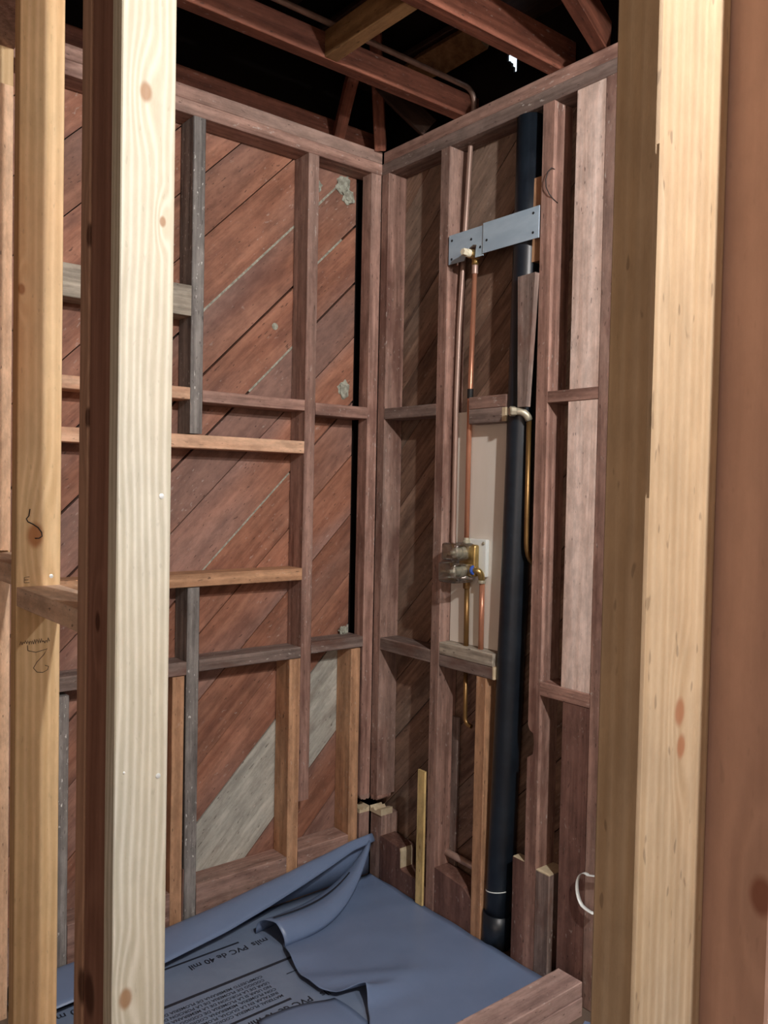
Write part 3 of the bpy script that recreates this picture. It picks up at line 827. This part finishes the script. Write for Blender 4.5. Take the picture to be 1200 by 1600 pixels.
# folded corner: a flattened cone of vinyl rising into the corner
rows = []
for i in range(26):
    s = i / 25
    Lx = 0.112 + (0.032 - 0.112) * s ** 1.2; Ly = -0.500 + (-0.030 + 0.500) * s
    Rx = 0.225 + (0.046 - 0.225) * s ** .9 + 0.060 * math.sin(PI * s); Ry = -0.474 + (-0.028 + 0.474) * s - 0.015 * math.sin(PI * s)
    zb = 0.006 + 0.114 * s ** 3.4
    h = 0.042 * (1 - s) ** 1.1 + 0.014
    r = []
    for j in range(17):
        t = j / 16
        an = PI * t
        z = zb + h * math.sin(an) ** .8 + 0.006 * math.exp(-((t - .62) / .1) ** 2) * (1 - s)
        r.append((Lx + (Rx - Lx) * (0.5 - 0.5 * math.cos(an) * (1.04)), Ly + (Ry - Ly) * (0.5 - 0.5 * math.cos(an)), z))
    rows.append(r)
cf = sheet('corner_fold', rows, -0.0014, M['liner'], ln, 'folded corner of the liner')
# printed seam line on the fold, lying on its surface
seam = []
for i in range(1, 20):
    r_ = rows[i]
    seam.append([tuple(Vector(r_[7]).lerp(Vector(r_[8]), f_) + Vector((0, -0.0006, 0.0034))) for f_ in (0.0, 0.75)])
sheet('print_line', seam, 0.0004, M['ink'], cf)
# a lighter cut flap lying at the front
rows = []
for i in range(16):
    s = i / 15
    rows.append([(0.46 + 0.20 * t + 0.04 * s, -0.70 + 0.20 * s - 0.06 * t * (1 - s) + 0.02 * t, 0.008 + 0.022 * math.sin(PI * min(1, s * 1.1)) * (0.4 + .6 * t) + 0.004 * math.sin(6 * t)) for t in [j / 11 for j in range(12)]])
sheet('loose_flap', rows, 0.0014, M['liner'], ln, 'loose cut flap of liner')
# print: bands and lettering (reads along -y)
ZP = ZB + 0.0012
def band(x, y0, y1, w, mat='ink', z=ZP):
    o = mk('print_line', [(-w / 2, (y0 - y1) / 2, 0), (w / 2, (y0 - y1) / 2, 0), (w / 2, (y1 - y0) / 2, 0), (-w / 2, (y1 - y0) / 2, 0)], [(0, 1, 2, 3)], M[mat], pr,
           basis=Matrix.Translation((x, (y0 + y1) / 2, z)))
    return o
band(0.118, -1.10, -0.560, 0.0075); band(0.271, -1.10, -0.465, 0.0105); band(0.428, -1.10, -0.583, 0.0085); band(0.331, -0.535, -0.49, 0.0035)
band(0.560, -1.10, -0.60, 0.0085)
lettering('lettering', 'PVC de 40 mil', 0.0325, (0.142, -0.552, ZP), M['ink'], pr, 0.0006, 0.93)
lettering('lettering', 'mils', 0.0325, (0.142, -0.485, ZP), M['ink'], pr, 0.0006)
lettering('lettering', '40 mils PVC de 40 mil', 0.0325, (0.142, -0.80, ZP), M['ink'], pr, 0.0003)
lettering('lettering', 'PVC de 40 mil', 0.0325, (0.447, -0.540, ZP), M['ink'], pr, 0.0006, 0.95)
lettering('lettering', 'mils', 0.0325, (0.452, -0.463, ZP), M['ink'], pr, 0.0006)
small = ['COMPUESTO MEMBRANA DE PLOMERIA DE CAPA DE PVC DE PLOMERIA DE CA', 'CODIGO DE PLOMERIA DE LA PORCION DE LA COPIA DE LA DUCHA NORMAL',
         'USAR DE LA PORCION DE LA MEMBRANA DE LA PLOMERIA Y DE LA DUCHA', 'NO USAR SI LA PLOMERIA DE CODIGO DE LA PORCION DE PVC DE CAPA DE',
         'CON PLOMERIA, MEMBRANA CODIGO DE LA PORCION DE PLOMERIA DE DUCHA', 'INSTALAR EN LA DUCHA, PLOMERIA Y CODIGO DE LA PORCION DE MEMBRANA',
         'MATERIAL PLOMERIA CODIGO DE LA CAPA DE LA PORCION DE PVC']
for i, t in enumerate(small):
    lettering('small_print', t, 0.0145, (0.296 + i * 0.0172, -0.592 - 0.004 * (i % 2), ZP), M['inkfine'], pr, 0.0004)

# ================================================================== PLUMBING
# vent stack
vp = thing('vent_pipe', 'tall black plastic vent pipe rising between the studs', 'pipe', (0.555, 0.036, 0))
VC = [(0.552, 0.036, -0.01), (0.566, 0.036, 0.25), (0.574, 0.036, 0.5), (0.589, 0.036, 1.0), (0.598, 0.036, 1.42), (0.607, 0.036, 2.0), (0.610, 0.036, ZT - 0.001)]
tube('pipe', VC, 0.0385, M['abs'], vp, 28)
tube('coupling', [(0.5535, 0.036, -0.008), (0.557, 0.036, 0.09)], 0.0425, M['abs'], vp, 28, label='hub at the pipe foot')
rr = [(0.562 + 0.0388 * math.cos(a), 0.036 + 0.0388 * math.sin(a), 0.158 + 0.008 * math.cos(a)) for a in [PI * (1.05 + k * 0.85 / 14) for k in range(15)]]
tube('white_band', rr, 0.0016, M['white'], vp, 6, label='thin white band')
# supply pipe running along the joist and down beside the stud
p1 = thing('copper_pipe', 'dull copper pipe from the joist down behind the bright copper riser', 'pipe', (0.345, 0.046, 1.09))
pts = [(0.388, -1.2, 2.494), (0.386, -0.5, 2.490)] + arc((0.384, 0.0, 2.486), (0.380, 0.046, 2.485), (0.374, 0.046, 2.44)) + \
      [(0.3645, 0.046, 2.33), (0.354, 0.042, 2.082), (0.345, 0.035, 1.80), (0.342, 0.0325, 1.55)]
pts += arc((0.346, 0.030, 1.20), (0.346, 0.026, 1.10), (0.373, 0.028, 1.085))
tube('pipe', pts, 0.0078, M['oldcopper'], p1, 14)
p2 = thing('copper_pipe', 'bright copper riser from the mixing valve up to the plugged elbow', 'pipe', (0.41, 0.022, 1.16))
tube('pipe', [(0.410, 0.022, 1.155), (0.4105, 0.022, 1.57), (0.419, 0.022, 1.965)], 0.0076, M['copper'], p2, 14)
lathe('coupling', [(0.0088, -0.02), (0.0092, -0.018), (0.0092, 0.006), (0.0088, 0.008)], (0.4115, 0.022, 1.592), M['blackrub'], p2, 16, label='black sleeve')
lathe('coupling', [(0.0092, 0), (0.0096, 0.002), (0.0096, 0.026), (0.0092, 0.028)], (0.4185, 0.022, 1.936), M['oldcopper'], p2, 16)
# drop ear elbow with plug in front of the small plate
el = thing('plugged_elbow', 'wall elbow closed with an ivory hexagonal plug, sticking out of the small steel plate', 'pipe fitting', (0.425, -0.01, 1.985))
RY = Matrix.Rotation(PI / 2, 4, 'X')     # local z -> -y
lathe('body', [(0.013, -0.03), (0.0135, -0.028), (0.0135, 0.004), (0.0115, 0.006)], (0.428, -0.006, 1.988), M['brass'], el, 18, RY)
lathe('plug_collar', [(0.0115, 0), (0.0118, 0.003), (0.0118, 0.014), (0.0108, 0.016)], (0.428, -0.008, 1.988), M['ivory'], el, 18, RY)
lathe('plug_head', [(0.0098, 0), (0.0104, 0.002), (0.0104, 0.013), (0.0094, 0.015)], (0.428, -0.024, 1.988), M['ivory'], el, 6, RY, label='hexagonal plug head')
tube('neck', arc((0.4195, 0.022, 1.962), (0.4205, 0.022, 1.988), (0.428, 0.008, 1.988)), 0.0105, M['brass'], el, 14)
# steel plates
def plate(label, x0, x1, z0, z1, y, holes, notch=None):
    t = thing('steel_plate', label, 'plate', ((x0 + x1) / 2, y, z0), 'steel plates across the plumbing bay')
    poly = [(x0, z0), (x1, z0), (x1, z1), (x0, z1)]
    if notch: poly = notch
    pp = prism('plate', poly, y - 0.0028, y, 'y', M['steel'], t)
    for (a, z) in holes:
        lathe('screw_head', [(0.0038, 0), (0.0038, 0.0006), (0.002, 0.0016)], (a, y - 0.0027, z), M['screw'], pp, 10, RY)
    return t
plate('small blue-grey steel plate screwed to the stud, with a plugged elbow in it', 0.333, 0.4755, 1.974, 2.060, -0.0012,
      ((0.346, 2.043), (0.346, 1.988), (0.427, 2.030), (0.464, 2.00)),
      [(0.333, 1.974), (0.398, 1.974), (0.408, 1.992), (0.416, 2.006), (0.434, 2.013), (0.449, 2.010), (0.446, 1.996), (0.444, 1.974), (0.4755, 1.974),
       (0.4755, 2.060), (0.333, 2.060)])
plate('larger blue-grey steel plate bridging to the stud past the vent pipe', 0.477, 0.684, 1.979, 2.064, -0.0042,
      ((0.492, 2.013), (0.664, 2.048), (0.664, 1.996)))
# backing board behind the valve
bb = tag(beam('backing_board', 0.3262, 0.543, 0.041, 0.059, 0.8385, 1.535, M['ivoryboard'], None, 'z'),
         'whitewashed vertical board mounted behind the mixing valve', 'board')
# mixing valve
mv = thing('mixing_valve', 'shower mixing valve under two clear plastic guards, fixed to the whitewashed board', 'valve', (0.42, 0.02, 1.03))
rbox('mounting_plate', 0.392, 0.487, 0.026, 0.0405, 1.048, 1.158, 0.004, M['white'], mv, 'white plastic bracket')
rbox('valve_body', 0.395, 0.462, 0.004, 0.0262, 1.048, 1.142, 0.007, M['brass'], mv, 'brass body')
RYm = RY
for z in (1.117, 1.062):
    lathe('cartridge', [(0.019, 0), (0.019, 0.016), (0.015, 0.018), (0.015, 0.038), (0.006, 0.040), (0.006, 0.058)], (0.414, 0.005, z), M['nickel'], mv, 18, RYm, label='metal cartridge stem')
rbox('guard', 0.381, 0.449, -0.056, 0.020, 1.095, 1.146, 0.009, M['clear'], mv, 'clear plastic guard')
rbox('guard', 0.377, 0.449, -0.064, 0.020, 1.030, 1.0895, 0.009, M['clear'], mv, 'clear plastic guard')
lathe('union', [(0.0115, 0), (0.0125, 0.002), (0.0125, 0.010), (0.0098, 0.012), (0.0098, 0.020)], (0.410, 0.022, 1.140), M['nickel'], mv, 16)
lathe('port_ring', [(0.013, 0), (0.0145, 0.002), (0.0145, 0.006), (0.013, 0.008)], (0.4515, 0.008, 1.068), M['blue'], mv, 18, ROT['x'], label='blue ring')
tube('outlet_elbow', [(0.452, 0.008, 1.068)] + arc((0.462, 0.010, 1.068), (0.474, 0.014, 1.068), (0.474, 0.022, 1.052)) + [(0.474, 0.024, 1.040)], 0.0098, M['brass'], mv, 14)
lathe('elbow_collar', [(0.0112, 0), (0.0116, 0.002), (0.0116, 0.007), (0.0112, 0.009)], (0.474, 0.024, 1.030), M['nickel'], mv, 16)
lathe('screw_head', [(0.005, 0), (0.005, 0.002), (0.003, 0.0035)], (0.477, 0.0258, 1.147), M['nickel'], mv, 12, RY)
lathe('lower_union', [(0.0095, 0), (0.0105, 0.002), (0.0105, 0.022), (0.0095, 0.024)], (0.412, 0.024, 1.008), M['oldbrass'], mv, 14)
# supply stubs below the valve
s1 = tag(tube('supply_tube', [(0.474, 0.026, 1.031), (0.474, 0.027, 0.837)], 0.0080, M['copper'], None, 14),
         'short copper tube from the brass elbow down into the sawn block', 'pipe')
s2 = thing('supply_tube', 'old brass tube under the valve, passing the sawn block to a hooked end', 'pipe', (0.412, 0.026, 0.60))
tube('tube', [(0.412, 0.026, 1.010), (0.413, 0.027, 0.837)], 0.0078, M['oldbrass'], s2, 14)
tube('hooked_end', [(0.413, 0.028, 0.764), (0.414, 0.028, 0.66)] + arc((0.415, 0.028, 0.620), (0.417, 0.028, 0.600), (0.440, 0.030, 0.600)), 0.0066, M['oldbrass'], s2, 12)
# capped stub beside the vent
c1 = thing('capped_pipe', 'old brass pipe with a pale capped elbow, squeezed between vent pipe and stud', 'pipe', (0.65, 0.03, 1.09))
tube('pipe', [(0.650, 0.012, 1.50), (0.650, 0.013, 1.24)] + arc((0.650, 0.014, 1.16), (0.650, 0.016, 1.10), (0.652, 0.075, 1.09)), 0.0072, M['oldbrass'], c1, 12)
tube('elbow', arc((0.622, -0.016, 1.519), (0.650, 0.000, 1.522), (0.650, 0.012, 1.496)), 0.0105, M['nickel'], c1, 14)
lathe('cap', [(0.012, 0), (0.0135, 0.003), (0.0135, 0.016), (0.010, 0.019)], (0.624, -0.014, 1.519), M['nickel'], c1, 8,
      Matrix.Rotation(PI / 2, 4, 'X') @ Matrix.Rotation(math.radians(-25), 4, 'Y'))
# grey drain line low in the wall
tag(tube('drain_line', [(0.2, 0.052, 0.178), (0.326, 0.052, 0.176), (0.482, 0.054, 0.170)], 0.011, M['oldcopper'], None, 14),
    'dusty grey pipe running low behind the notched bottom plate', 'pipe')
# shim stick
tag(beam('shim_stick', 0.252, 0.2855, -0.0125, -0.004, 0.008, 0.428, M['yellowstick'], None, 'z', jit=0.0002),
    'thin yellow wooden stick leaning upright on the low right wall', 'stick')
# wire loop
tag(tube('wire_loop', [(0.7235, 0.004, 2.150), (0.722, -0.006, 2.152), (0.713, -0.010, 2.143), (0.707, -0.011, 2.125), (0.708, -0.010, 2.105), (0.716, -0.006, 2.085), (0.7235, 0.002, 2.072), (0.7235, 0.02, 2.066)],
         0.0013, M['blackrub'], None, 6), 'thin black wire loop hooked on the stud beside the upper pale board', 'wire')
# white strip curling from behind the post
rows = []
for k in range(19):
    t = k / 18
    a = math.radians(80 + 200 * t)
    cx_, cz_ = 0.905, 0.300
    rows.append([(cx_ + 0.036 * math.cos(a) + (0.02 if t > .85 else 0) * (t - .85) / .15, -0.022 - 0.012 * w + 0.010 * math.sin(PI * t), cz_ + 0.046 * math.sin(a)) for w in (-.5, .5)])
rows.insert(0, [(0.935, -0.022 - 0.012 * w, 0.352) for w in (-.5, .5)])
rows.insert(0, [(0.960, -0.018 - 0.012 * w, 0.358) for w in (-.5, .5)])
tag(sheet('plastic_strip', rows, 0.0012, M['white'], None, loc=(0.90, -0.02, 0.255)), 'white plastic strip curling out beside the dark red board', 'strip')
# scraps on the floor outside the curb
def scrap(label, c, w, h, rz, mat):
    v = [(-w, -h, 0), (w, -h * .8, 0.004), (w * .9, h, 0.001), (-w * .8, h * .9, 0.005)]
    v += [(a, b, z + .001) for a, b, z in v]
    o = mk('liner_scrap', v, [(0, 1, 2, 3), (7, 6, 5, 4), (0, 4, 5, 1), (1, 5, 6, 2), (2, 6, 7, 3), (3, 7, 4, 0)], mat,
           basis=Matrix.Translation(c) @ Matrix.Rotation(rz, 4, 'Z'))
    return tag(o, label, 'scrap')
scrap('grey-blue liner scrap on the floor by the curb end', (0.965, -0.05, -0.011), 0.035, 0.02, 0.5, M['liner'])
scrap('white paper scrap on the floor by the curb end', (0.935, -0.10, -0.011), 0.014, 0.02, 1.1, M['white'])

# the two bulbs that light the bathroom, out of frame to the right
def bulb(label, K):
    lp = thing('hanging_bulb', label, 'lamp', (K[0], K[1], K[2]), 'bare bulbs hanging in the bathroom')
    lathe('socket', [(0.02, 0), (0.022, 0.01), (0.022, 0.03), (0.012, 0.034)], (K[0], K[1], K[2] + 0.05), M['white'], lp, 16)
    lathe('globe', [(0.010, -0.078), (0.022, -0.072), (0.034, -0.058), (0.044, -0.04), (0.040, -0.02), (0.02, 0.0), (0.018, 0.008)],
          (K[0], K[1], K[2] + 0.041), M['clear'], lp, 18)
    tube('cord', [(K[0], K[1], K[2] + 0.084), (K[0], K[1], 2.54)], 0.003, M['blackrub'], lp, 6)
bulb('bare bulb hanging high in the bathroom, nearer the open partition', KEY)
bulb('bare bulb hanging lower in the bathroom, close to the right wall', KEY2)
